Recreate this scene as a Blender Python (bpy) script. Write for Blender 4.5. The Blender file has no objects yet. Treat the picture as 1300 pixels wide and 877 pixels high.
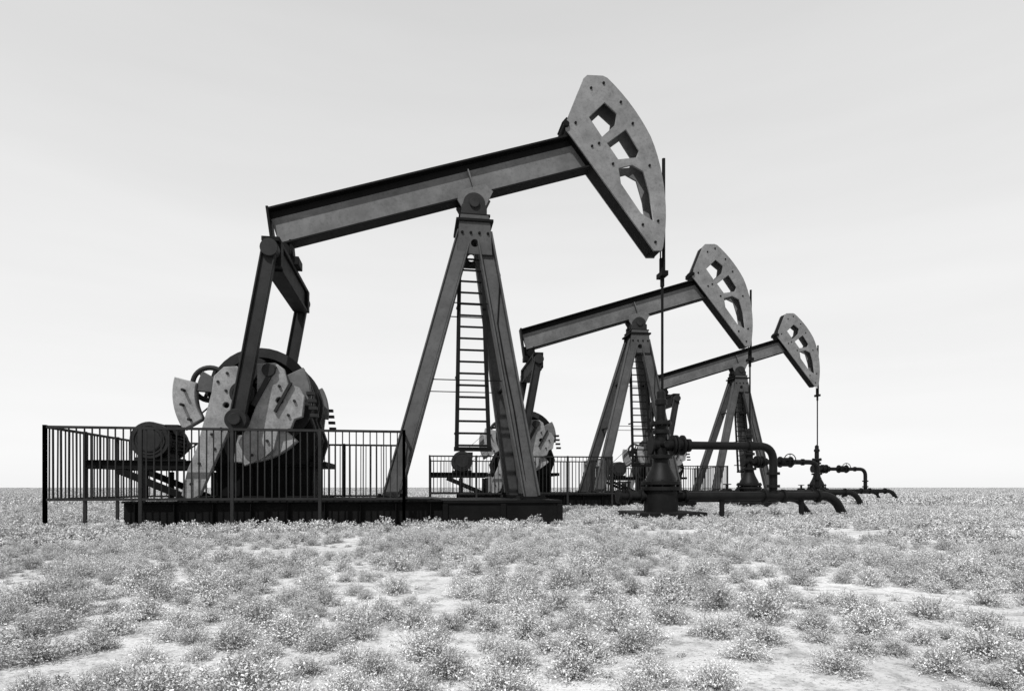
import bpy, bmesh, math, random
from mathutils import Vector, Matrix, noise
random.seed(7)
scene = bpy.context.scene
scene.view_settings.view_transform = 'Standard'
scene.view_settings.look = 'None'
scene.view_settings.exposure = 0
COL = scene.collection

# ------------------------------------------------------------------ materials
def nt(mat):
    mat.use_nodes = True
    t = mat.node_tree
    return t, t.nodes, t.links, t.nodes["Principled BSDF"]

def g(v): return (v, v, v, 1)

def painted_metal(name, base, var, rough=0.5, metallic=0.2, scale=2.0, streak=0.5, bump=0.15, spec=0.35):
    m = bpy.data.materials.new(name)
    t, N, L, p = nt(m)
    p.inputs['Specular IOR Level'].default_value = spec
    tc = N.new('ShaderNodeTexCoord')
    n1 = N.new('ShaderNodeTexNoise'); n1.inputs['Scale'].default_value = scale
    n1.inputs['Detail'].default_value = 8; n1.inputs['Roughness'].default_value = 0.65
    L.new(tc.outputs['Object'], n1.inputs['Vector'])
    r1 = N.new('ShaderNodeValToRGB')
    r1.color_ramp.elements[0].position = 0.3; r1.color_ramp.elements[0].color = g(max(0.003, base-var))
    r1.color_ramp.elements[1].position = 0.72; r1.color_ramp.elements[1].color = g(base+var)
    L.new(n1.outputs['Fac'], r1.inputs['Fac'])
    # fine speckle / rust pitting
    n2 = N.new('ShaderNodeTexNoise'); n2.inputs['Scale'].default_value = scale*14
    n2.inputs['Detail'].default_value = 6; n2.inputs['Roughness'].default_value = 0.75
    L.new(tc.outputs['Object'], n2.inputs['Vector'])
    r2 = N.new('ShaderNodeValToRGB')
    r2.color_ramp.elements[0].position = 0.33; r2.color_ramp.elements[0].color = g(1-streak)
    r2.color_ramp.elements[1].position = 0.5; r2.color_ramp.elements[1].color = g(1)
    L.new(n2.outputs['Fac'], r2.inputs['Fac'])
    mx = N.new('ShaderNodeMix'); mx.data_type = 'RGBA'; mx.blend_type = 'MULTIPLY'
    mx.inputs[0].default_value = 1
    L.new(r1.outputs['Color'], mx.inputs[6]); L.new(r2.outputs['Color'], mx.inputs[7])
    # patchy weathering
    n3 = N.new('ShaderNodeTexNoise'); n3.inputs['Scale'].default_value = scale*3.1; n3.inputs['Detail'].default_value = 7
    n3.inputs['Roughness'].default_value = 0.7
    L.new(tc.outputs['Object'], n3.inputs['Vector'])
    r3 = N.new('ShaderNodeValToRGB')
    r3.color_ramp.elements[0].position = 0.36; r3.color_ramp.elements[0].color = g(1-streak*0.7)
    r3.color_ramp.elements[1].position = 0.56; r3.color_ramp.elements[1].color = g(1)
    L.new(n3.outputs['Fac'], r3.inputs['Fac'])
    m2 = N.new('ShaderNodeMix'); m2.data_type = 'RGBA'; m2.blend_type = 'MULTIPLY'; m2.inputs[0].default_value = 1
    L.new(mx.outputs[2], m2.inputs[6]); L.new(r3.outputs['Color'], m2.inputs[7])
    L.new(m2.outputs[2], p.inputs['Base Color'])
    rr = N.new('ShaderNodeMapRange'); rr.inputs['To Min'].default_value = rough-0.12; rr.inputs['To Max'].default_value = rough+0.2
    L.new(n1.outputs['Fac'], rr.inputs['Value']); L.new(rr.outputs['Result'], p.inputs['Roughness'])
    p.inputs['Metallic'].default_value = metallic
    b = N.new('ShaderNodeBump'); b.inputs['Strength'].default_value = bump; b.inputs['Distance'].default_value = 0.01
    L.new(n2.outputs['Fac'], b.inputs['Height']); L.new(b.outputs['Normal'], p.inputs['Normal'])
    return m

M_MID = painted_metal('weathered_grey_paint', 0.098, 0.04, 0.6, 0.0, 1.0, 0.32)
M_LEG = painted_metal('leg_grey_paint', 0.055, 0.022, 0.6, 0.0, 1.0, 0.32, spec=0.25)
M_LIGHT = painted_metal('pale_head_paint', 0.150, 0.05, 0.6, 0.0, 1.2, 0.32)
M_PALE = painted_metal('counterweight_steel', 0.205, 0.07, 0.55, 0.0, 2.2, 0.4)
M_DARK = painted_metal('dark_paint', 0.005, 0.002, 0.6, 0.0, 2.0, 0.3, spec=0.08)
M_DGREY = painted_metal('dark_grey_paint', 0.017, 0.007, 0.6, 0.0, 2.0, 0.3, spec=0.16)
M_PIPE = painted_metal('black_pipe', 0.006, 0.003, 0.5, 0.0, 3.0, 0.3, spec=0.14)

# ------------------------------------------------------------------ mesh helpers
def empty(name, loc=(0,0,0), rotz=0, scale=(1,1,1)):
    e = bpy.data.objects.new(name, None)
    e.location = loc; e.rotation_euler = (0,0,rotz); e.scale = scale
    e.empty_display_size = 0.5
    COL.objects.link(e); return e

def obj_from_bm(name, bm, mat, parent, bevel=0.008, smooth=False):
    bmesh.ops.recalc_face_normals(bm, faces=bm.faces[:])
    me = bpy.data.meshes.new(name); bm.to_mesh(me); bm.free()
    if smooth:
        for f in me.polygons: f.use_smooth = True
        try: me.set_sharp_from_angle(angle=math.radians(35))
        except Exception: pass
    me.materials.append(mat)
    o = bpy.data.objects.new(name, me); COL.objects.link(o)
    if parent: o.parent = parent
    if bevel:
        md = o.modifiers.new('bevel','BEVEL'); md.width = bevel; md.segments = 1
        md.limit_method = 'ANGLE'; md.angle_limit = math.radians(50)
    return o

def frame(p0, p1, up=(0,0,1)):
    d = (Vector(p1)-Vector(p0)); L = d.length; d.normalize()
    upv = Vector(up)
    s = d.cross(upv)
    if s.length < 1e-4: s = d.cross(Vector((1,0,0)))
    s.normalize(); n = s.cross(d).normalized()
    return d, s, n, L

def add_hexa(bm, c, ax, ay, az):
    vs = []
    for k in (-1,1):
        for j in (-1,1):
            for i in (-1,1):
                vs.append(bm.verts.new(c+ax*i+ay*j+az*k))
    for f in ((0,1,3,2),(4,6,7,5),(0,4,5,1),(2,3,7,6),(0,2,6,4),(1,5,7,3)):
        bm.faces.new([vs[i] for i in f])

def abox(bm, c, s):
    add_hexa(bm, Vector(c), Vector((s[0]/2,0,0)), Vector((0,s[1]/2,0)), Vector((0,0,s[2]/2)))

def abeam(bm, p0, p1, w, h, up=(0,0,1), off=(0,0)):
    d,s,n,L = frame(p0,p1,up)
    c = (Vector(p0)+Vector(p1))/2 + s*off[0] + n*off[1]
    add_hexa(bm, c, d*(L/2), s*(w/2), n*(h/2))

def aibeam(bm, p0, p1, w, h, tf=0.03, tw=0.03, up=(0,0,1)):
    abeam(bm,p0,p1,w,tf,up,(0,h/2-tf/2)); abeam(bm,p0,p1,w,tf,up,(0,-h/2+tf/2))
    abeam(bm,p0,p1,tw,h-2*tf-0.001,up)

def acyl(bm, p0, p1, r, seg=24, r1=None):
    if r1 is None: r1 = r
    d,s,n,L = frame(p0,p1)
    a=[];b=[]
    for i in range(seg):
        t = 2*math.pi*i/seg
        o = s*math.cos(t)+n*math.sin(t)
        a.append(bm.verts.new(Vector(p0)+o*r)); b.append(bm.verts.new(Vector(p1)+o*r1))
    for i in range(seg):
        j=(i+1)%seg
        bm.faces.new((a[i],a[j],b[j],b[i]))
    bm.faces.new(a[::-1]); bm.faces.new(b)

def alathe(bm, prof, axis_o=(0,0,0), seg=32):
    rings=[]
    for r,z in prof:
        rings.append([bm.verts.new(Vector(axis_o)+Vector((r*math.cos(2*math.pi*i/seg), r*math.sin(2*math.pi*i/seg), z))) for i in range(seg)])
    for a,b in zip(rings,rings[1:]):
        for i in range(seg):
            j=(i+1)%seg
            bm.faces.new((a[i],a[j],b[j],b[i]))
    bm.faces.new(rings[0][::-1]); bm.faces.new(rings[-1])

def tube(bm, pts, r, seg=16):
    rings=[]; prev=None
    for i,p in enumerate(pts):
        p=Vector(p)
        if i==0: d=(Vector(pts[1])-p)
        elif i==len(pts)-1: d=p-Vector(pts[i-1])
        else: d=(Vector(pts[i+1])-Vector(pts[i-1]))
        d.normalize()
        if prev is None:
            s=d.cross(Vector((0,1,0.01))); s.normalize()
        else:
            s=prev-d*prev.dot(d); s.normalize()
        prev=s; n=d.cross(s)
        rings.append([bm.verts.new(p+(s*math.cos(2*math.pi*k/seg)+n*math.sin(2*math.pi*k/seg))*r) for k in range(seg)])
    for a,b in zip(rings,rings[1:]):
        for i in range(seg):
            j=(i+1)%seg; bm.faces.new((a[i],a[j],b[j],b[i]))
    bm.faces.new(rings[0][::-1]); bm.faces.new(rings[-1])

def round_path(pts, rad, n=8):
    out=[Vector(pts[0])]
    for a,b,c in zip(pts,pts[1:],pts[2:]):
        a,b,c=Vector(a),Vector(b),Vector(c)
        d1=(a-b).normalized(); d2=(c-b).normalized()
        q0=b+d1*rad; q1=b+d2*rad
        for i in range(n+1):
            t=i/n
            out.append(q0*(1-t)**2+b*2*t*(1-t)+q1*t*t)
    out.append(Vector(pts[-1])); return out

def plate(name, outer, holes, v, th, mat, parent, bev=0.006):
    cu = bpy.data.curves.new(name,'CURVE'); cu.dimensions='2D'; cu.fill_mode='BOTH'
    cu.extrude = th/2-bev; cu.bevel_depth=bev; cu.bevel_resolution=0
    cu.offset = -bev
    for lp in [outer]+holes:
        sp=cu.splines.new('POLY'); sp.points.add(len(lp)-1)
        for i,(x,z) in enumerate(lp): sp.points[i].co=(x,z,0,1)
        sp.use_cyclic_u=True
    o=bpy.data.objects.new(name,cu); COL.objects.link(o)
    dg=bpy.context.evaluated_depsgraph_get()
    me=bpy.data.meshes.new_from_object(o.evaluated_get(dg))
    bpy.data.objects.remove(o); bpy.data.curves.remove(cu)
    me.transform(Matrix(((1,0,0,0),(0,0,-1,v),(0,1,0,0),(0,0,0,1))))
    me.materials.clear(); me.materials.append(mat)
    me.name=name
    ob=bpy.data.objects.new(name,me); COL.objects.link(ob); ob.parent=parent
    return ob

def sector(cx,cz,ri,ro,a0,a1,n=14):
    pts=[]
    for i in range(n+1):
        a=math.radians(a0+(a1-a0)*i/n); pts.append((cx+ro*math.cos(a),cz+ro*math.sin(a)))
    for i in range(n+1):
        a=math.radians(a1+(a0-a1)*i/n); pts.append((cx+ri*math.cos(a),cz+ri*math.sin(a)))
    return pts
def circ(cx,cz,r,n=20): return [(cx+r*math.cos(2*math.pi*i/n),cz+r*math.sin(2*math.pi*i/n)) for i in range(n)]

# ------------------------------------------------------------------ pumpjack
PIV=(-4.055,6.46)
def build_jack(P):
    # --- skid
    bm=bmesh.new()
    for v in (-1.2,1.2):
        aibeam(bm,(-10.1,v,0.23),(-4.72,v,0.23),0.22,0.46,0.035,0.03)
        for i in range(9):
            abox(bm,(-9.9+i*0.62,v,0.23),(0.02,0.19,0.385))
    for i in range(8):
        abox(bm,(-9.95+i*0.75,0,0.25),(0.16,2.34,0.3))
    obj_from_bm('skid_beams',bm,M_DARK,P)
    bm=bmesh.new()
    abox(bm,(-3.62,0,0.2),(2.16,2.78,0.4))
    abox(bm,(-3.62,0,0.432),(2.2,2.84,0.06))
    for u in (-4.68,-3.62,-2.56):
        abox(bm,(u,-1.405,0.2),(0.1,0.03,0.385))
    obj_from_bm('post_footing',bm,M_DARK,P)
    bm=bmesh.new()
    abox(bm,(-7.4,0,0.475),(5.3,2.3,0.02))
    obj_from_bm('deck_plate',bm,M_DGREY,P)
    # --- samson post
    top=5.75
    nl=bmesh.new(); dk=bmesh.new()
    for sv in (-1,1):
        lt=Vector((-4.24,sv*0.27,top)); lb=Vector((-5.66,sv*1.1,0.5))
        rt=Vector((-3.86,sv*0.27,top)); rb=Vector((-3.05,sv*1.1,0.5))
        side=Vector((1,0,0))
        aibeam(nl,lb,lt,0.22,0.31,0.03,0.16,up=side)
        aibeam(nl,rb,rt,0.24,0.33,0.035,0.03,up=side)
        for b in (lb,rb):
            abox(dk,(b.x,b.y,0.5),(0.5,0.4,0.05))
            for dx in (-0.2,0.2):
                for dy in (-0.15,0.15):
                    acyl(dk,(b.x+dx,b.y+dy,0.5),(b.x+dx,b.y+dy,0.58),0.025,8)
    obj_from_bm('post_legs',nl,M_LEG,P)
    def legp(b,t,w):
        f=(w-b.z)/(t.z-b.z); return b+(t-b)*f
    for sv in (-1,1):
        lt=Vector((-4.24,sv*0.27,top)); lb=Vector((-5.66,sv*1.1,0.5))
        rt=Vector((-3.86,sv*0.27,top)); rb=Vector((-3.05,sv*1.1,0.5))
        abeam(dk,legp(lb,lt,2.75),legp(rb,rt,2.75),0.018,0.018)
        abeam(dk,legp(lb,lt,4.3),legp(rb,rt,4.3),0.018,0.018)
    for (b,t) in (((-5.66,0.5),(-4.24,top)),((-3.05,0.5),(-3.86,top))):
        for w in (2.75,4.3):
            f=(w-0.5)/(top-0.5)
            x=b[0]+(t[0]-b[0])*f; y=1.1+(0.27-1.1)*f
            abeam(dk,(x,-y,w),(x,y,w),0.05,0.05)
    obj_from_bm('post_ties',dk,M_DARK,P,bevel=0)
    # post head
    gs=[(-4.40,5.30),(-3.70,5.30),(-3.74,5.95),(-3.78,6.08),(-4.33,6.08),(-4.36,5.95)]
    plate('post_gusset_near',gs,[circ(-4.05,5.52,0.075)],-0.40,0.03,M_LEG,P)
    plate('post_gusset_far',gs,[circ(-4.05,5.52,0.075)],0.40,0.03,M_LEG,P)
    bm=bmesh.new()
    abox(bm,(-4.05,0,5.97),(0.74,0.9,0.06)); abox(bm,(-4.05,0,5.8),(0.5,0.7,0.28))
    abox(bm,(-4.05,0,6.09),(0.62,0.8,0.05))
    for sv in (-1,1):
        for dx in (-.25,-.08,.09,.26):
            acyl(bm,(-4.05+dx,sv*0.41,5.72),(-4.05+dx,sv*0.445,5.72),0.028,8)
    obj_from_bm('post_cap',bm,M_DARK,P)
    bm=bmesh.new()
    acyl(bm,(PIV[0],-0.36,6.33),(PIV[0],0.36,6.33),0.22,28)
    acyl(bm,(PIV[0],-0.42,6.33),(PIV[0],0.42,6.33),0.10,20)
    abox(bm,(PIV[0],-0.30,6.2),(0.5,0.16,0.2)); abox(bm,(PIV[0],0.30,6.2),(0.5,0.16,0.2))
    obj_from_bm('saddle_bearing',bm,M_DGREY,P,smooth=True)
    # --- ladder
    bm=bmesh.new()
    def lad(f):
        w=1.42+f*(5.42-1.42)
        v=-(1.1+(0.27-1.1)*((w-.5)/(top-.5)))
        return Vector((-4.13+0.02*f,v+0.10,w)), 0.31-0.085*f
    a,ha=lad(0); b,hb=lad(1)
    for s in (-1,1):
        abeam(bm,a+Vector((s*ha,0,0)),b+Vector((s*hb,0,0)),0.06,0.075,up=(1,0,0))
    for i in range(17):
        c,h=lad((i+0.3)/17)
        acyl(bm,c+Vector((-h,0,0)),c+Vector((h,0,0)),0.021,8)
    c,h=lad(0); abeam(bm,c+Vector((-h-.05,0,0)),c+Vector((h+.05,0,0)),0.07,0.08)
    for f in (0.08,0.36,0.72):
        c,h=lad(f)
        for s in (-1,1):
            abeam(bm,c+Vector((s*h,0,0)),c+Vector((s*(h+0.02),0.30,0)),0.03,0.04)
    obj_from_bm('ladder',bm,M_DARK,P,bevel=0)
    # --- walking beam
    sl=0.325
    p0=Vector((-7.92,0,5.70)); p1=Vector((-1.62,0,5.70+6.3*sl))
    bm=bmesh.new(); abeam(bm,p0,p1,0.05,0.66)
    obj_from_bm('beam_web',bm,M_MID,P)
    bm=bmesh.new()
    abeam(bm,p0,p1,0.345,0.045,off=(0,0.353)); abeam(bm,p0,p1,0.345,0.045,off=(0,-0.353))
    abeam(bm,p0,p1,0.075,0.13,off=(0,0.263))  # dark strip on both web faces: top flange's shadow painted in as geometry
    # end bracket carrying the equalizer
    abeam(bm,(-7.88,0,4.98),(-8.03,0,6.09),0.34,0.05,up=(1,0,0))
    abeam(bm,(-7.56,0,5.05),(-7.60,0,5.48),0.30,0.05,up=(1,0,0))
    abeam(bm,(-7.74,0,5.0),(-7.80,0,5.50),0.04,0.34,up=(1,0,0))
    obj_from_bm('beam_flanges_shade_strip',bm,M_DARK,P)
    bm=bmesh.new()
    d,s,n,L=frame(p0,p1)
    abeam(bm,p0+d*0.03,p1,0.085,0.035,off=(0,-0.31))
    c=p0+d*((PIV[0]-p0.x)/d.x)
    for s_ in (-1,1):
        add_hexa(bm,c+s*(0.085*s_)-n*0.06-d*0.05,d*0.014,s*0.055,n*0.25)
    obj_from_bm('beam_stiffeners',bm,M_MID,P)
    sb=[(-4.38,6.44),(-4.24,6.20),(-3.88,6.20),(-3.66,6.66),(-3.82,6.80),(-4.36,6.62)]
    plate('saddle_bracket_near',sb,[],-0.215,0.03,M_MID,P)
    plate('saddle_bracket_far',sb,[],0.215,0.03,M_MID,P)
    # --- horse head
    arc=[]
    R=4.075
    a0=math.degrees(math.atan2(5.76-6.46,4.0)); a1=44.5
    for i in range(19):
        a=math.radians(a0+(a1-a0)*i/18); r=R-0.16*max(0,(i/18-0.6)/0.4)
        arc.append((PIV[0]+r*math.cos(a),PIV[1]+r*math.sin(a)))
    outer=[(-0.26,5.67),(-0.07,5.68)]+arc+[(-1.36,9.24),(-1.70,9.22),(-1.78,9.14),(-2.17,8.16),(-2.15,8.05)]
    h1=[(-1.328,8.68),(-1.07,8.48),(-1.105,8.235),(-1.38,7.97),(-1.66,8.35)]
    h2=[(-.867,8.16),(-.58,7.75),(-.64,7.60),(-1.03,7.53),(-1.27,7.845)]
    h3=[(-1.02,7.34),(-.73,7.43),(-.49,7.32),(-.35,6.86),(-.265,6.30),(-.53,6.44),(-.97,7.03)]
    HV=0.205
    for nm,v in (('head_plate_near',-HV),('head_plate_far',HV)):
        plate(nm,outer,[h1,h2,h3],v,0.045,M_LIGHT,P,0.008)
    bm=bmesh.new()
    n_=len(outer)
    for i in range(n_):
        A=outer[i];B=outer[(i+1)%n_]
        cx,cz=-1.0,7.4
        def ins(p):
            v=Vector((cx-p[0],0,cz-p[1])); v.normalize(); return Vector((p[0],0,p[1]))+v*0.03
        abeam(bm,ins(A),ins(B),0.355,0.03)
    obj_from_bm('head_rim',bm,M_DARK,P,bevel=0)
    bm=bmesh.new()
    for (x,z) in ((-1.35,9.08),(-1.62,8.95),(-0.98,8.72),(-0.72,8.3),(-1.15,7.42),(-1.6,7.75),(-.16,6.3),(-.22,5.85),(-.5,6.2),(-.35,7.45),(-1.95,8.2),(-1.45,7.82)):
        for sv in (-1,1):
            acyl(bm,(x,sv*(HV+.02),z),(x,sv*(HV+.045),z),0.028,6)
    obj_from_bm('head_bolts',bm,M_DARK,P,bevel=0)
    bm=bmesh.new()
    abeam(bm,(-2.2,0,8.16),(-2.1,0,8.28),0.45,0.1)
    acyl(bm,(-2.15,-0.28,8.15),(-2.15,0.28,8.15),0.06,16)
    obj_from_bm('head_hinge',bm,M_DARK,P)
    # --- bridle / rod
    bm=bmesh.new()
    acyl(bm,(0.03,0,2.6),(0.03,0,5.5),0.028,12)
    acyl(bm,(0.06,0.0,5.5),(0.06,0.0,7.75),0.036,10)
    for sv in (-0.10,0.10):
        acyl(bm,(0.03,sv,5.25),(0.03,sv,6.4),0.016,8)
    abox(bm,(0.03,0,5.25),(0.14,0.32,0.10)); acyl(bm,(0.03,0,5.3),(0.03,0,5.60),0.065,12); acyl(bm,(0.03,0,5.0),(0.03,0,5.2),0.045,12)
    obj_from_bm('polished_rod',bm,M_DARK,P,bevel=0,smooth=True)
    # --- equalizer + pitmans
    bm=bmesh.new()
    EX=-7.66
    abox(bm,(EX,0,4.94),(0.30,3.06,0.08)); abox(bm,(EX,0,4.50),(0.30,2.5,0.06))
    abox(bm,(EX,0,4.72),(0.20,2.9,0.38))
    abox(bm,(EX,-1.36,4.73),(0.32,0.2,0.46)); abox(bm,(EX,1.36,4.73),(0.32,0.2,0.46))
    abox(bm,(EX-.02,0,5.06),(0.5,0.4,0.16))
    acyl(bm,(EX-.04,-0.3,5.22),(EX-.04,0.3,5.22),0.13,20)
    obj_from_bm('equalizer',bm,M_DARK,P)
    for nm,v in (('pitman_near',-1.55),('pitman_far',1.55)):
        bm=bmesh.new()
        T=Vector((-7.66,v,4.80)); Bq=Vector((-8.19,v,1.83))
        aibeam(bm,Bq+(T-Bq)*0.03,T,0.13,0.25,0.03,0.05,up=(1,0,0))
        obj_from_bm(nm,bm,M_DGREY,P)
        bm=bmesh.new()
        acyl(bm,(T.x,v-0.1,T.z-0.05),(T.x,v+0.1,T.z-0.05),0.15,20)
        acyl(bm,(Bq.x,v-0.11,Bq.z),(Bq.x,v+0.11,Bq.z),0.18,24)
        acyl(bm,(Bq.x,v-0.2,Bq.z),(Bq.x,v+0.2,Bq.z),0.1,20)
        obj_from_bm(nm+'_bearings',bm,M_DGREY,P,smooth=True)
    # --- gearbox
    cx,cz=-8.15,2.3
    bm=bmesh.new()
    gp=[]
    for i in range(33):
        a=math.radians(-20+220*i/32); gp.append((cx+0.2+0.86*math.cos(a),cz+0.86*math.sin(a)))
    gp+= [(-9.0,1.5),(-8.9,1.1),(-7.15,1.1),(-7.0,1.6)]
    for s,e in ((-0.8,-0.28),(-0.24,0.24),(0.28,0.8)):
        plate('gearbox_section',gp,[],(s+e)/2,e-s,M_DARK,P,0.02)
    gi=[(cx+0.2+(x-cx-0.2)*1.05,cz+(z-cz)*1.05) for x,z in gp]
    plate('gearbox_flange',gi,[],-0.26,0.03,M_DGREY,P); plate('gearbox_flange',gi,[],0.26,0.03,M_DGREY,P)
    # brake drum rim in front of the housing
    plate('brake_drum',circ(cx+0.2,cz,0.90,40),[circ(cx+0.2,cz,0.72,40)],-0.87,0.1,M_DGREY,P,0.01)
    abox(bm,(-7.95,0,1.12),(2.2,1.5,0.1)); abox(bm,(-7.95,0,0.76),(1.7,1.3,0.66)); abox(bm,(-7.95,0,0.51),(2.1,1.9,0.05))
    for i in range(9): 
        for sv in (-1,1): abox(bm,(-8.75+i*0.2,sv*0.68,0.79),(0.03,0.08,0.52))
    acyl(bm,(cx,-1.45,cz),(cx,1.45,cz),0.15,24)
    acyl(bm,(cx,-1.1,cz),(cx,1.1,cz),0.28,28)
    obj_from_bm('gearbox_pedestal',bm,M_DARK,P)
    # sheaves
    bm=bmesh.new()
    for yv in (0.95,-0.95):
        ring=[]
        for k in range(33):
            t=2*math.pi*k/32; ring.append(Vector((-8.80+.29*math.cos(t),yv,2.52+.29*math.sin(t))))
        tube(bm,ring,0.045,8)
        for k in range(6):
            t=math.pi*k/3+.2
            abeam(bm,(-8.80,yv,2.52),(-8.80+.27*math.cos(t),yv,2.52+.27*math.sin(t)),0.05,0.05,up=(0,1,0))
        acyl(bm,(-8.80,yv-0.11,2.52),(-8.80,yv+0.11,2.52),0.09,20)
    obj_from_bm('sheave',bm,M_DGREY,P,bevel=0,smooth=True)
    bm=bmesh.new()
    for o in (-0.02,0.02):
        abeam(bm,(-10.0,0.95+o,1.8),(-8.9,0.95+o,2.82),0.03,0.012); abeam(bm,(-9.9,0.95+o,1.4),(-8.65,0.95+o,2.26),0.03,0.012)
    obj_from_bm('belts',bm,M_DARK,P,bevel=0)
    # --- cranks + counterweights
    A_=[(-8.46,2.76),(-8.25,2.78),(-8.14,2.66),(-8.16,2.25),(-8.34,1.75),(-8.52,1.32),(-8.84,.56),(-9.02,.47),(-9.14,.56),(-9.04,1.0),(-8.90,1.35),(-8.80,1.75),(-8.66,2.3),(-8.62,2.6)]
    B_=[(-7.92,2.84),(-7.62,2.86),(-7.48,2.76),(-7.42,2.52),(-7.22,2.44),(-7.13,2.3),(-7.17,1.93),(-7.30,1.88),(-7.36,1.72),(-7.57,1.66),(-7.64,1.36),(-7.78,1.22),(-8.13,1.06),(-8.27,1.4),(-8.05,1.8),(-7.93,2.15)]
    C_=sector(cx,cz,0.80,1.17,166,212); D_=sector(cx-0.02,cz+0.02,0.72,1.2,262,318)
    E_=sector(cx,cz,0.2,0.70,62,100); F_=sector(cx,cz,0.66,1.10,-8,28,8); G_=sector(cx,cz,0.2,0.8,150,176,6)
    for sv in (-1,1):
        s='near' if sv<0 else 'far'
        plate('counterweight_slab_'+s,A_,[circ(-8.42,2.1,0.05,12)],sv*1.30,0.12,M_PALE,P,0.012)
        plate('crank_arm_'+s,B_,[circ(-7.55,2.2,0.06,12)],sv*1.27,0.14,M_PALE,P,0.012)
        plate('counterweight_fan_'+s,C_,[],sv*1.16,0.2,M_PALE,P,0.015)
        plate('counterweight_fan_rib_'+s,G_,[],sv*1.16,0.12,M_LEG,P,0.01)
        plate('counterweight_fan_low_'+s,D_,[],sv*1.13,0.22,M_PALE,P,0.015)
        plate('counterweight_lug_'+s,E_,[],sv*1.12,0.12,M_DGREY,P,0.01)
        plate('counterweight_fan_side_'+s,F_,[],sv*1.13,0.16,M_MID,P,0.01)
        bm=bmesh.new()
        for (x,z) in ((-8.4,2.65),(-8.55,2.5),(-8.42,2.35),(-8.65,1.6),(-8.6,1.35),(-8.85,1.1),(-8.98,.75),(-8.5,1.7),(-7.7,2.7),(-7.55,2.45),(-7.3,2.2),(-7.4,1.95),(-7.75,1.5),(-8.0,1.25),(-9.12,2.35),(-9.14,2.1),(-9.02,1.85)):
            acyl(bm,(x,sv*1.25,z),(x,sv*1.385,z),0.026,6)
        acyl(bm,(cx,sv*1.2,cz),(cx,sv*1.44,cz),0.2,28); acyl(bm,(cx,sv*1.2,cz),(cx,sv*1.5,cz),0.1,20)
        acyl(bm,(-8.19,sv*1.2,1.83),(-8.19,sv*1.6,1.83),0.09,16)
        abeam(bm,(-7.62,sv*1.37,2.80),(-7.98,sv*1.37,2.1),0.06,0.08); abeam(bm,(-7.35,sv*1.37,2.52),(-7.62,sv*1.37,2.0),0.06,0.05)
        for k in range(4):
            abox(bm,(-7.04+0.02*k,sv*1.25,2.35-0.13*k),(0.14,0.1,0.06))
        acyl(bm,(-7.72,sv*1.33,2.72),(-7.72,sv*1.42,2.72),0.11,20)
        obj_from_bm('crank_fittings_'+s,bm,M_DGREY,P,bevel=0.004)
    # --- motor & stand
    bm=bmesh.new()
    for v in (-0.6,0.6):
        aibeam(bm,(-11.0,v,1.10),(-9.15,v,1.10),0.12,0.16,0.02,0.02)
        abeam(bm,(-10.45,v,1.0),(-9.3,v,0.5),0.1,0.12)
        abeam(bm,(-9.2,v,0.48),(-9.2,v,1.0),0.1,0.1); abeam(bm,(-10.0,v,0.48),(-10.0,v,1.0),0.08,0.08)
    for u in (-10.9,-10.3,-9.7,-9.2): abox(bm,(u,0,1.09),(0.1,1.1,0.12))
    obj_from_bm('motor_stand',bm,M_DARK,P)
    bm=bmesh.new()
    ux,wz=-9.97,1.55
    acyl(bm,(ux,-0.4,wz),(ux,0.4,wz),0.29,32)
    for i in range(28):
        a=2*math.pi*i/28
        c=Vector((ux+0.305*math.cos(a),0,wz+0.305*math.sin(a)))
        add_hexa(bm,c,Vector((math.cos(a),0,math.sin(a)))*0.03,Vector((0,0.34,0)),Vector((-math.sin(a),0,math.cos(a)))*0.009)
    acyl(bm,(ux,-0.52,wz),(ux,-0.36,wz),0.335,32,0.335); acyl(bm,(ux,0.36,wz),(ux,0.5,wz),0.335,32)
    acyl(bm,(ux,-0.54,wz),(ux,-0.515,wz),0.2,24)
    for k in range(5):
        ring=[Vector((ux+(.06+.05*k)*math.cos(t*math.pi/12),-0.53,wz+(.06+.05*k)*math.sin(t*math.pi/12))) for t in range(25)]
        tube(bm,ring,0.008,6)
    acyl(bm,(ux,0.45,wz),(ux,1.05,wz),0.06,12); acyl(bm,(ux,0.85,wz),(ux,1.05,wz),0.18,24)
    abox(bm,(ux+0.24,0,wz+0.22),(0.24,0.3,0.2)); abox(bm,(ux,0,wz-0.335),(0.62,0.8,0.06)); abox(bm,(ux,0,wz-0.26),(0.44,0.6,0.12))
    obj_from_bm('motor',bm,M_DGREY,P,bevel=0.004,smooth=True)
    bm=bmesh.new()
    pts=[Vector((-3.75,-0.35,5.6)),Vector((-3.55,-0.45,4.9)),Vector((-3.62,-0.6,3.9)),Vector((-3.5,-0.8,3.0)),Vector((-3.35,-0.9,2.2)),Vector((-3.2,-1.0,1.2)),Vector((-3.1,-1.1,.5))]
    tube(bm,pts,0.012,6)
    obj_from_bm('cable',bm,M_DARK,P,bevel=0,smooth=True)

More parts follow.
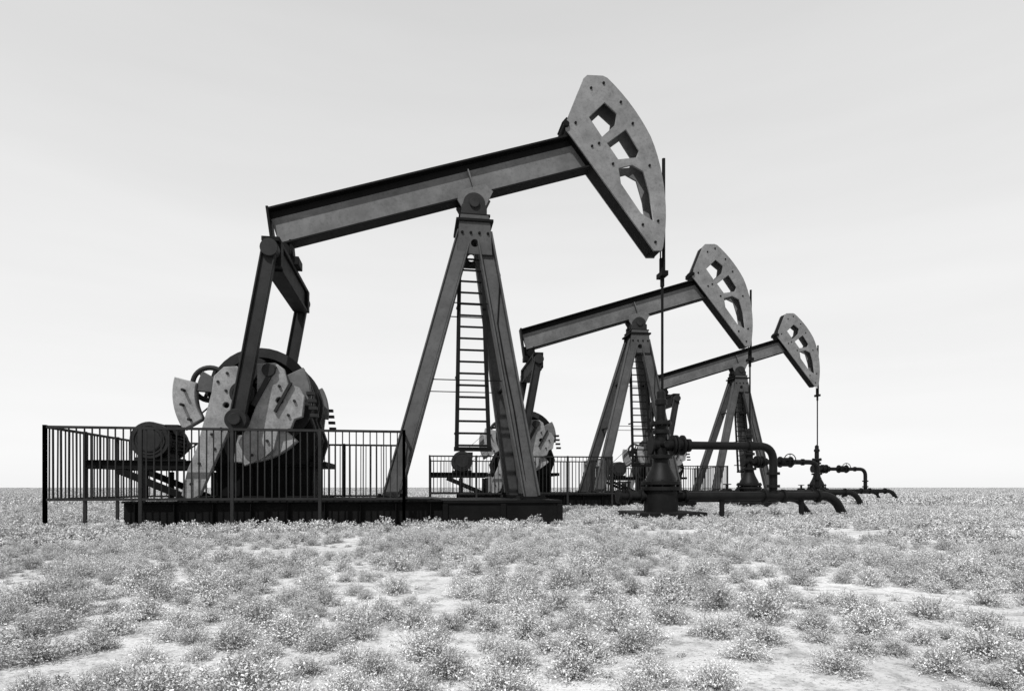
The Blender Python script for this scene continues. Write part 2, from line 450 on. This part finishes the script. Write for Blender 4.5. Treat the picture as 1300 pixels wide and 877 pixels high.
def build_fence(P):
    bm=bmesh.new()
    U0,U1,V0,V1=-10.99,-5.41,-1.8,1.8
    zt,zb=1.65,0.50
    def run(a,b):
        a=Vector(a);b=Vector(b);d=b-a;L=d.length
        Z=Vector((0,0,1))
        abeam(bm,a+Z*zt,b+Z*zt,0.045,0.04); abeam(bm,a+Z*zb,b+Z*zb,0.04,0.04)
        n=int(round(L/0.115))
        for i in range(1,n):
            p=a+d*(i/n); j=random.uniform(-.004,.004)
            abeam(bm,p+Z*zb,p+Z*zt+Vector((j,j,0)),0.018,0.018,up=(1,0,0))
        k=max(2,int(round(L/1.4)))
        for i in range(k+1):
            p=a+d*(i/k)
            abeam(bm,p+Z*(-0.1),p+Z*(zt+0.03),0.05,0.05,up=(1,0,0))
    run((U0,V0,0),(U1,V0,0)); run((U0,V0,0),(U0,V1,0)); run((U0,V1,0),(U1,V1,0)); run((U1,V0,0),(U1,V1,0))
    obj_from_bm('railing',bm,M_DGREY,P,bevel=0)

def build_well(P):
    bm=bmesh.new()
    abox(bm,(0,0,0.08),(1.5,1.3,0.2)); 
    obj_from_bm('base_plate',bm,M_PIPE,P,bevel=0.02)
    bm=bmesh.new()
    prof=[(0.36,0.17),(0.36,0.62),(0.42,0.63),(0.42,0.70),(0.30,0.71),(0.30,0.745),(0.42,0.75),(0.42,0.82),(0.33,0.83),(0.31,0.90),(0.22,1.08),(0.17,1.22),(0.16,1.30),(0.24,1.31),(0.24,1.38),(0.13,1.40),(0.13,1.83),(0.19,1.84),(0.19,1.92),(0.13,1.93),(0.13,2.02),(0.22,2.03),(0.22,2.10),(0.10,2.12),(0.10,2.45),(0.13,2.46),(0.13,2.56),(0.09,2.60),(0.09,2.74),(0.04,2.78),(0.03,2.8)]
    alathe(bm,prof)
    for z,r in ((0.725,0.37),(2.065,0.18)):
        for i in range(10):
            a=2*math.pi*i/10
            acyl(bm,(r*math.cos(a),r*math.sin(a),z-0.13 if r>.3 else z-.07),(r*math.cos(a),r*math.sin(a),z+0.13 if r>.3 else z+.07),0.025,6)
    acyl(bm,(-0.2,0,1.6),(0.5,0,1.6),0.13,20)
    for x in (0.24,0.31,0.46): acyl(bm,(x,0,1.6),(x+0.045,0,1.6),0.22,24)
    acyl(bm,(-0.24,0,1.6),(-0.19,0,1.6),0.19,20)
    acyl(bm,(0,-0.32,1.6),(0,0,1.6),0.07,14)
    obj_from_bm('christmas_tree_body',bm,M_PIPE,P,bevel=0.004,smooth=True)

def build_pipes(P,wheel):
    bm=bmesh.new()
    tube(bm,round_path([(0.45,0,1.6),(2.62,0,1.6),(2.62,0,0.52)],0.34),0.088)
    tube(bm,round_path([(0.3,0,0.5),(4.1,0,0.5),(4.42,0,-0.1)],0.3),0.10)
    tube(bm,[(-0.95,0,0.5),(-0.3,0,0.5)],0.09)
    tube(bm,round_path([(0.3,0.35,0.42),(3.6,0.55,0.42),(4.05,0.6,-0.1)],0.25),0.06)
    for x,r in ((2.05,0.12),(0.62,0.14)): acyl(bm,(x-0.04,0,1.6),(x+0.04,0,1.6),r,20)
    for z in (1.0,0.72): acyl(bm,(2.62,0,z-0.03),(2.62,0,z+0.03),0.14,20)
    for x in (0.55,2.4,2.86,3.7): acyl(bm,(x-0.03,0,0.5),(x+0.03,0,0.5),0.15,20)
    for x in (-0.95,-0.72,-0.45): acyl(bm,(x-0.03,0,0.5),(x+0.03,0,0.5),0.15,20)
    acyl(bm,(-0.83,0,0.5),(-0.83,0,0.78),0.05,12)
    for x in (1.4,3.3): abeam(bm,(x,0,-0.05),(x,0,0.42),0.08,0.08,up=(1,0,0))
    obj_from_bm('flow_line',bm,M_PIPE,P,bevel=0,smooth=True)
    bm=bmesh.new()
    def wheelat(c,r,axis='y'):
        ring=[]
        for i in range(25):
            a=2*math.pi*i/24
            o=Vector((math.cos(a)*r,0,math.sin(a)*r)) if axis=='y' else Vector((math.cos(a)*r,math.sin(a)*r,0))
            ring.append(Vector(c)+o)
        tube(bm,ring,0.018,8)
        for i in range(0,24,6): abeam(bm,c,ring[i],0.02,0.02,up=(0.3,1,0.2))
    wheelat(Vector((-0.83,0,0.8)),0.13,'z')
    if wheel:
        acyl(bm,(1.38,-0.3,1.66),(1.38,0.05,1.66),0.04,10)
        acyl(bm,(1.2,0,1.6),(1.56,0,1.6),0.16,20)
        wheelat(Vector((1.38,-0.3,1.66)),0.22,'y')
        acyl(bm,(1.16,0,1.6),(1.2,0,1.6),0.2,20); acyl(bm,(1.56,0,1.6),(1.6,0,1.6),0.2,20)
    obj_from_bm('valve_handwheel',bm,M_PIPE,P,bevel=0,smooth=True)

SITES=[((3.2,13.2),9.04,1.0),((8.49,22.0),7.0,1.03),((15.18,30.6),7.0,1.03)]
def dup(src,name,loc,rot,sc):
    e=empty(name,loc,rot,sc)
    for c in src.children:
        o=c.copy(); COL.objects.link(o); o.parent=e
    return e
protos=[]
for nm,fn in (('pumpjack',build_jack),('safety_fence',build_fence),('wellhead',build_well)):
    (x,y),th,s=SITES[0]
    e=empty(nm,(x,y,0),math.radians(th),(s,1,1)); fn(e); protos.append((nm,e))
for i,((x,y),th,s) in enumerate(SITES[1:],1):
    for nm,e in protos:
        dup(e,'%s.%03d'%(nm,i),(x,y,0),math.radians(th),(s,1,1))
for i,((x,y),th,s) in enumerate(SITES):
    e=empty('pipeline' if i==0 else 'pipeline.%03d'%i,(x,y,0),math.radians(th),(1,1,1))
    build_pipes(e,i>0)

# ------------------------------------------------------------------ ground
def gh(x,y):
    r=math.hypot(x,y)
    f=1.0 if r<200 else max(0,1-(r-200)/200)
    h=0.05*noise.noise(Vector((x*0.22,y*0.22,0)))+0.02*noise.noise(Vector((x*0.9,y*0.9,3)))
    return h*f
bm=bmesh.new()
SEG=360; radii=[0.0]
r=0.6
while r<4500: radii.append(r); r*=1.055 if r>4 else 1.12
rings=[]
cen=bm.verts.new((0,0,gh(0,0)))
for r in radii[1:]:
    rings.append([bm.verts.new((r*math.sin(2*math.pi*i/SEG),r*math.cos(2*math.pi*i/SEG),gh(r*math.sin(2*math.pi*i/SEG),r*math.cos(2*math.pi*i/SEG)))) for i in range(SEG)])
for i in range(SEG): bm.faces.new((cen,rings[0][(i+1)%SEG],rings[0][i]))
for a,b in zip(rings,rings[1:]):
    for i in range(SEG):
        j=(i+1)%SEG; bm.faces.new((a[i],a[j],b[j],b[i]))
m=bpy.data.materials.new('dry_sand')
t,N,L,p=nt(m)
geo=N.new('ShaderNodeNewGeometry')
def nz(scale,detail,rough=0.6):
    n=N.new('ShaderNodeTexNoise'); n.inputs['Scale'].default_value=scale; n.inputs['Detail'].default_value=detail
    n.inputs['Roughness'].default_value=rough; L.new(geo.outputs['Position'],n.inputs['Vector']); return n
def ramp(src,a,ca,b,cb):
    r=N.new('ShaderNodeValToRGB'); r.color_ramp.elements[0].position=a; r.color_ramp.elements[0].color=g(ca)
    r.color_ramp.elements[1].position=b; r.color_ramp.elements[1].color=g(cb); L.new(src,r.inputs['Fac']); return r
def mul(a,b):
    x=N.new('ShaderNodeMix'); x.data_type='RGBA'; x.blend_type='MULTIPLY'; x.inputs[0].default_value=1
    L.new(a,x.inputs[6]); L.new(b,x.inputs[7]); return x.outputs[2]
nA=nz(0.7,8); nB=nz(9,8,0.7); nC=nz(60,5,0.7)
c=mul(ramp(nA.outputs['Fac'],0.35,0.44,0.62,0.62).outputs['Color'],ramp(nB.outputs['Fac'],0.36,0.55,0.52,1).outputs['Color'])
c=mul(c,ramp(nC.outputs['Fac'],0.34,0.40,0.46,1).outputs['Color'])
L.new(c,p.inputs['Base Color']); p.inputs['Roughness'].default_value=0.95; p.inputs['Specular IOR Level'].default_value=0.1
b1=N.new('ShaderNodeBump'); b1.inputs['Strength'].default_value=0.6; b1.inputs['Distance'].default_value=0.03
L.new(nB.outputs['Fac'],b1.inputs['Height'])
b2=N.new('ShaderNodeBump'); b2.inputs['Strength'].default_value=0.5; b2.inputs['Distance'].default_value=0.008
L.new(nC.outputs['Fac'],b2.inputs['Height']); L.new(b1.outputs['Normal'],b2.inputs['Normal']); L.new(b2.outputs['Normal'],p.inputs['Normal'])
obj_from_bm('ground',bm,m,None,bevel=0,smooth=True)

# ------------------------------------------------------------------ shrubs
ms=bpy.data.materials.new('dry_shrub')
t,N,L,p=nt(ms)
at=N.new('ShaderNodeAttribute'); at.attribute_name='shade'
oi=N.new('ShaderNodeObjectInfo')
mr=N.new('ShaderNodeMapRange'); mr.inputs['To Min'].default_value=0.75; mr.inputs['To Max'].default_value=1.2
L.new(oi.outputs['Random'],mr.inputs['Value'])
mm=N.new('ShaderNodeMath'); mm.operation='MULTIPLY'
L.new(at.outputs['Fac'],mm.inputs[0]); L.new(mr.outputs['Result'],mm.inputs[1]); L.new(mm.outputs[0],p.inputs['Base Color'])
p.inputs['Roughness'].default_value=0.9; p.inputs['Specular IOR Level'].default_value=0.05
pc=bpy.data.collections.new('shrub_prototypes')
def make_shrub(k,nstem,nleaf,leaf,stemw=0.004,boost=1.0):
    rnd=random.Random(100+k)
    verts=[];faces=[];shade=[]
    def quad(c,a,b,s):
        i=len(verts); verts.extend([c-a-b,c+a-b,c+a+b,c-a+b]); faces.append((i,i+1,i+2,i+3)); shade.extend([s]*4)
    lob=[(rnd.uniform(-.26,.26),rnd.uniform(-.26,.26),rnd.uniform(.6,.95)) for _ in range(4)]
    tips=[]
    for s in range(nstem):
        lx,ly,lr=rnd.choice(lob)
        az=rnd.uniform(0,2*math.pi); el=math.acos(rnd.uniform(0.0,1.0))
        R=(0.46*lr+0.08)*rnd.uniform(0.8,1.08)
        tip=Vector((lx*.6+R*math.sin(el)*math.cos(az),ly*.6+R*math.sin(el)*math.sin(az),0.02+R*math.cos(el)*1.12))
        base=Vector((lx*.4+rnd.uniform(-.05,.05),ly*.4+rnd.uniform(-.05,.05),0))
        mid=(base+tip)/2+Vector((rnd.uniform(-.05,.05),rnd.uniform(-.05,.05),rnd.uniform(-.02,.06)))
        w=Vector((rnd.uniform(-1,1),rnd.uniform(-1,1),0)).normalized()*stemw
        for a,b in ((base,mid),(mid,tip)):
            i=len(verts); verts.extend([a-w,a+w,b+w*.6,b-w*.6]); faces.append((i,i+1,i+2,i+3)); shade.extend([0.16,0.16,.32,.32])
        tips.append((base,mid,tip))
    for l in range(nleaf):
        b,mi,tp=rnd.choice(tips)
        f=rnd.random()**0.42
        pnt=(b.lerp(mi,f*2) if f<.5 else mi.lerp(tp,f*2-1))
        pnt=pnt+Vector((rnd.gauss(0,.022),rnd.gauss(0,.022),rnd.gauss(0,.018)))
        if pnt.z<0: pnt.z=abs(pnt.z)*.3
        a=Vector((rnd.gauss(0,1),rnd.gauss(0,1),rnd.gauss(0,1))).normalized()
        c=a.cross(Vector((rnd.gauss(0,1),rnd.gauss(0,1),rnd.gauss(0,1)))).normalized()
        sz=leaf*rnd.uniform(0.5,1.25)
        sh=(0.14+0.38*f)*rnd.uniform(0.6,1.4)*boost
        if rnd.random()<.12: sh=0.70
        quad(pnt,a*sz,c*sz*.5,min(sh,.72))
    me=bpy.data.meshes.new('shrub_mesh'); me.from_pydata([tuple(v) for v in verts],[],faces)
    at=me.attributes.new('shade','FLOAT','POINT'); at.data.foreach_set('value',shade)
    me.materials.append(ms)
    o=bpy.data.objects.new('shrub_%02d'%k,me); pc.objects.link(o)
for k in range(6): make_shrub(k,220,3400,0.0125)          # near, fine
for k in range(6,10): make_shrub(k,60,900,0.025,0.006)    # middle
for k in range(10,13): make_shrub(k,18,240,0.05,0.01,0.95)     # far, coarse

loc=[];scl=[];rot=[];idx=[]
grid={}
def crowded(x,y,sz,k):
    gx,gy=int(math.floor(x*2)),int(math.floor(y*2))
    for i in range(gx-1,gx+2):
        for j in range(gy-1,gy+2):
            for (a,b,s) in grid.get((i,j),()):
                if (a-x)**2+(b-y)**2 < (k*(s+sz))**2: return True
    grid.setdefault((gx,gy),[]).append((x,y,sz)); return False
def blocked(x,y,sz):
    for (sx,sy),th,s in SITES:
        a=math.radians(th); dx=x-sx;dy=y-sy
        u=dx*math.cos(a)+dy*math.sin(a); v=-dx*math.sin(a)+dy*math.cos(a)
        if -11.2<u<-2.4 and abs(v)<1.3+sz*0.5: return True
        if abs(u)<0.8+sz*.4 and abs(v)<0.7+sz*.4: return True
    return False
def scatter(r0,r1,dens,smin,smax,ids,thr,hz,sep=0):
    A=math.radians(104)*(r1*r1-r0*r0)/2
    for _ in range(int(A*dens)):
        r=math.sqrt(random.uniform(r0*r0,r1*r1)); a=math.radians(random.uniform(-52,52))
        x=r*math.sin(a);y=r*math.cos(a)
        n=noise.noise(Vector((x*0.7,y*0.7,9)))+0.4*noise.noise(Vector((x*2.2,y*2.2,4)))
        if n<thr+random.uniform(-.12,.12): continue
        sz=random.uniform(smin,smax)*(1+0.25*n)
        if blocked(x,y,sz): continue
        if sep and crowded(x,y,sz,sep): continue
        loc.append((x,y,gh(x,y)-0.01)); h=sz*random.uniform(.75,1.0)
        scl.append((sz,sz*random.uniform(.85,1.15),min(h,hz))); rot.append((0,0,random.uniform(0,6.28))); idx.append(random.choice(ids))
near=list(range(6)); mid=[6,7,8,9]; far=[10,11,12]
scatter(1.9,9,60,0.17,0.36,near,-0.34,.4,0.34)
scatter(9,26,34,0.22,0.44,mid,-0.34,.42,0.35)
scatter(1.7,9,12.0,0.05,0.13,mid,-0.7,.3)
scatter(9,20,6.0,0.08,0.16,far,-0.7,.3)
scatter(26,80,3.8,0.38,0.60,far,-0.40,.44)
scatter(80,220,1.0,0.6,1.0,far,-0.45,.42)
scatter(220,600,0.11,1.2,2.2,far,-.6,.45)
me=bpy.data.meshes.new('desert_shrubs'); me.from_pydata(loc,[],[])
a=me.attributes.new('scl','FLOAT_VECTOR','POINT'); a.data.foreach_set('vector',[c for s in scl for c in s])
a=me.attributes.new('rot','FLOAT_VECTOR','POINT'); a.data.foreach_set('vector',[c for s in rot for c in s])
a=me.attributes.new('idx','INT','POINT'); a.data.foreach_set('value',idx)
so=bpy.data.objects.new('desert_shrubs',me); COL.objects.link(so)
ng=bpy.data.node_groups.new('shrub_scatter','GeometryNodeTree')
ng.interface.new_socket(name='Geometry',in_out='INPUT',socket_type='NodeSocketGeometry')
ng.interface.new_socket(name='Geometry',in_out='OUTPUT',socket_type='NodeSocketGeometry')
gi=ng.nodes.new('NodeGroupInput'); go=ng.nodes.new('NodeGroupOutput')
ip=ng.nodes.new('GeometryNodeInstanceOnPoints'); ci=ng.nodes.new('GeometryNodeCollectionInfo')
ci.inputs['Collection'].default_value=pc; ci.inputs['Separate Children'].default_value=True; ci.inputs['Reset Children'].default_value=True
def na(name,dt):
    n=ng.nodes.new('GeometryNodeInputNamedAttribute'); n.data_type=dt; n.inputs['Name'].default_value=name; return n
ng.links.new(gi.outputs[0],ip.inputs['Points']); ng.links.new(ci.outputs[0],ip.inputs['Instance'])
ip.inputs['Pick Instance'].default_value=True
ng.links.new(na('idx','INT').outputs['Attribute'],ip.inputs['Instance Index'])
ng.links.new(na('scl','FLOAT_VECTOR').outputs['Attribute'],ip.inputs['Scale'])
ng.links.new(na('rot','FLOAT_VECTOR').outputs['Attribute'],ip.inputs['Rotation'])
ng.links.new(ip.outputs[0],go.inputs[0])
md=so.modifiers.new('scatter','NODES'); md.node_group=ng
print('shrubs',len(loc))

# ------------------------------------------------------------------ light
el=math.radians(54); az=math.atan2(-0.42,-0.8)
sdir=Vector((math.sin(az)*math.cos(el),math.cos(az)*math.cos(el),math.sin(el)))
sun=bpy.data.lights.new('sun','SUN'); sun.energy=5.0; sun.angle=math.radians(0.5); sun.color=(1,1,1)
so_=bpy.data.objects.new('sun',sun); COL.objects.link(so_); so_.rotation_euler=sdir.to_track_quat('Z','Y').to_euler(); so_.location=(-20,-30,40)
w=bpy.data.worlds.new('World'); scene.world=w; w.use_nodes=True
N=w.node_tree.nodes; L=w.node_tree.links
bg=N['Background']
sky=N.new('ShaderNodeTexSky'); sky.sky_type='NISHITA'; sky.sun_disc=False; sky.sun_elevation=el; sky.sun_rotation=az%(2*math.pi)
bw=N.new('ShaderNodeRGBToBW'); L.new(sky.outputs[0],bw.inputs[0])
tc=N.new('ShaderNodeTexCoord'); sp=N.new('ShaderNodeSeparateXYZ'); L.new(tc.outputs['Generated'],sp.inputs[0])
rp=N.new('ShaderNodeValToRGB'); cr=rp.color_ramp
cr.elements[0].position=0; cr.elements[0].color=g(1.0)
cr.elements[1].position=1; cr.elements[1].color=g(0.20)
for pz,v in ((0.12,0.98),(0.3,0.91),(0.5,0.80),(0.64,0.72),(0.8,0.38)):
    e=cr.elements.new(pz); e.color=g(v)
L.new(sp.outputs['Z'],rp.inputs['Fac'])
mp=N.new('ShaderNodeMapping'); mp.inputs['Scale'].default_value=(1.2,1.2,9); L.new(tc.outputs['Generated'],mp.inputs[0])
cn=N.new('ShaderNodeTexNoise'); cn.inputs['Scale'].default_value=1.6; cn.inputs['Detail'].default_value=5; L.new(mp.outputs[0],cn.inputs['Vector'])
cm=N.new('ShaderNodeMapRange'); cm.inputs['From Min'].default_value=.35; cm.inputs['From Max'].default_value=.75; cm.inputs['To Min'].default_value=9.85; cm.inputs['To Max'].default_value=10.4
L.new(cn.outputs['Fac'],cm.inputs['Value'])
mu=N.new('ShaderNodeMath'); mu.operation='MULTIPLY'; L.new(rp.outputs['Color'],mu.inputs[0]); L.new(cm.outputs[0],mu.inputs[1])
mx=N.new('ShaderNodeMix'); mx.data_type='FLOAT'; mx.inputs[0].default_value=0.9
L.new(bw.outputs[0],mx.inputs[2]); L.new(mu.outputs[0],mx.inputs[3])
L.new(mx.outputs[0],bg.inputs['Color']); bg.inputs['Strength'].default_value=0.1

# ------------------------------------------------------------------ camera
cd=bpy.data.cameras.new('camera'); cam=bpy.data.objects.new('camera',cd); COL.objects.link(cam)
cam.location=(0,0,0.7); cam.rotation_euler=(math.radians(90),0,0)
cd.sensor_width=36; cd.lens=21.6; cd.shift_y=179.5/1300; cd.clip_end=8000; cd.clip_start=0.05
scene.camera=cam
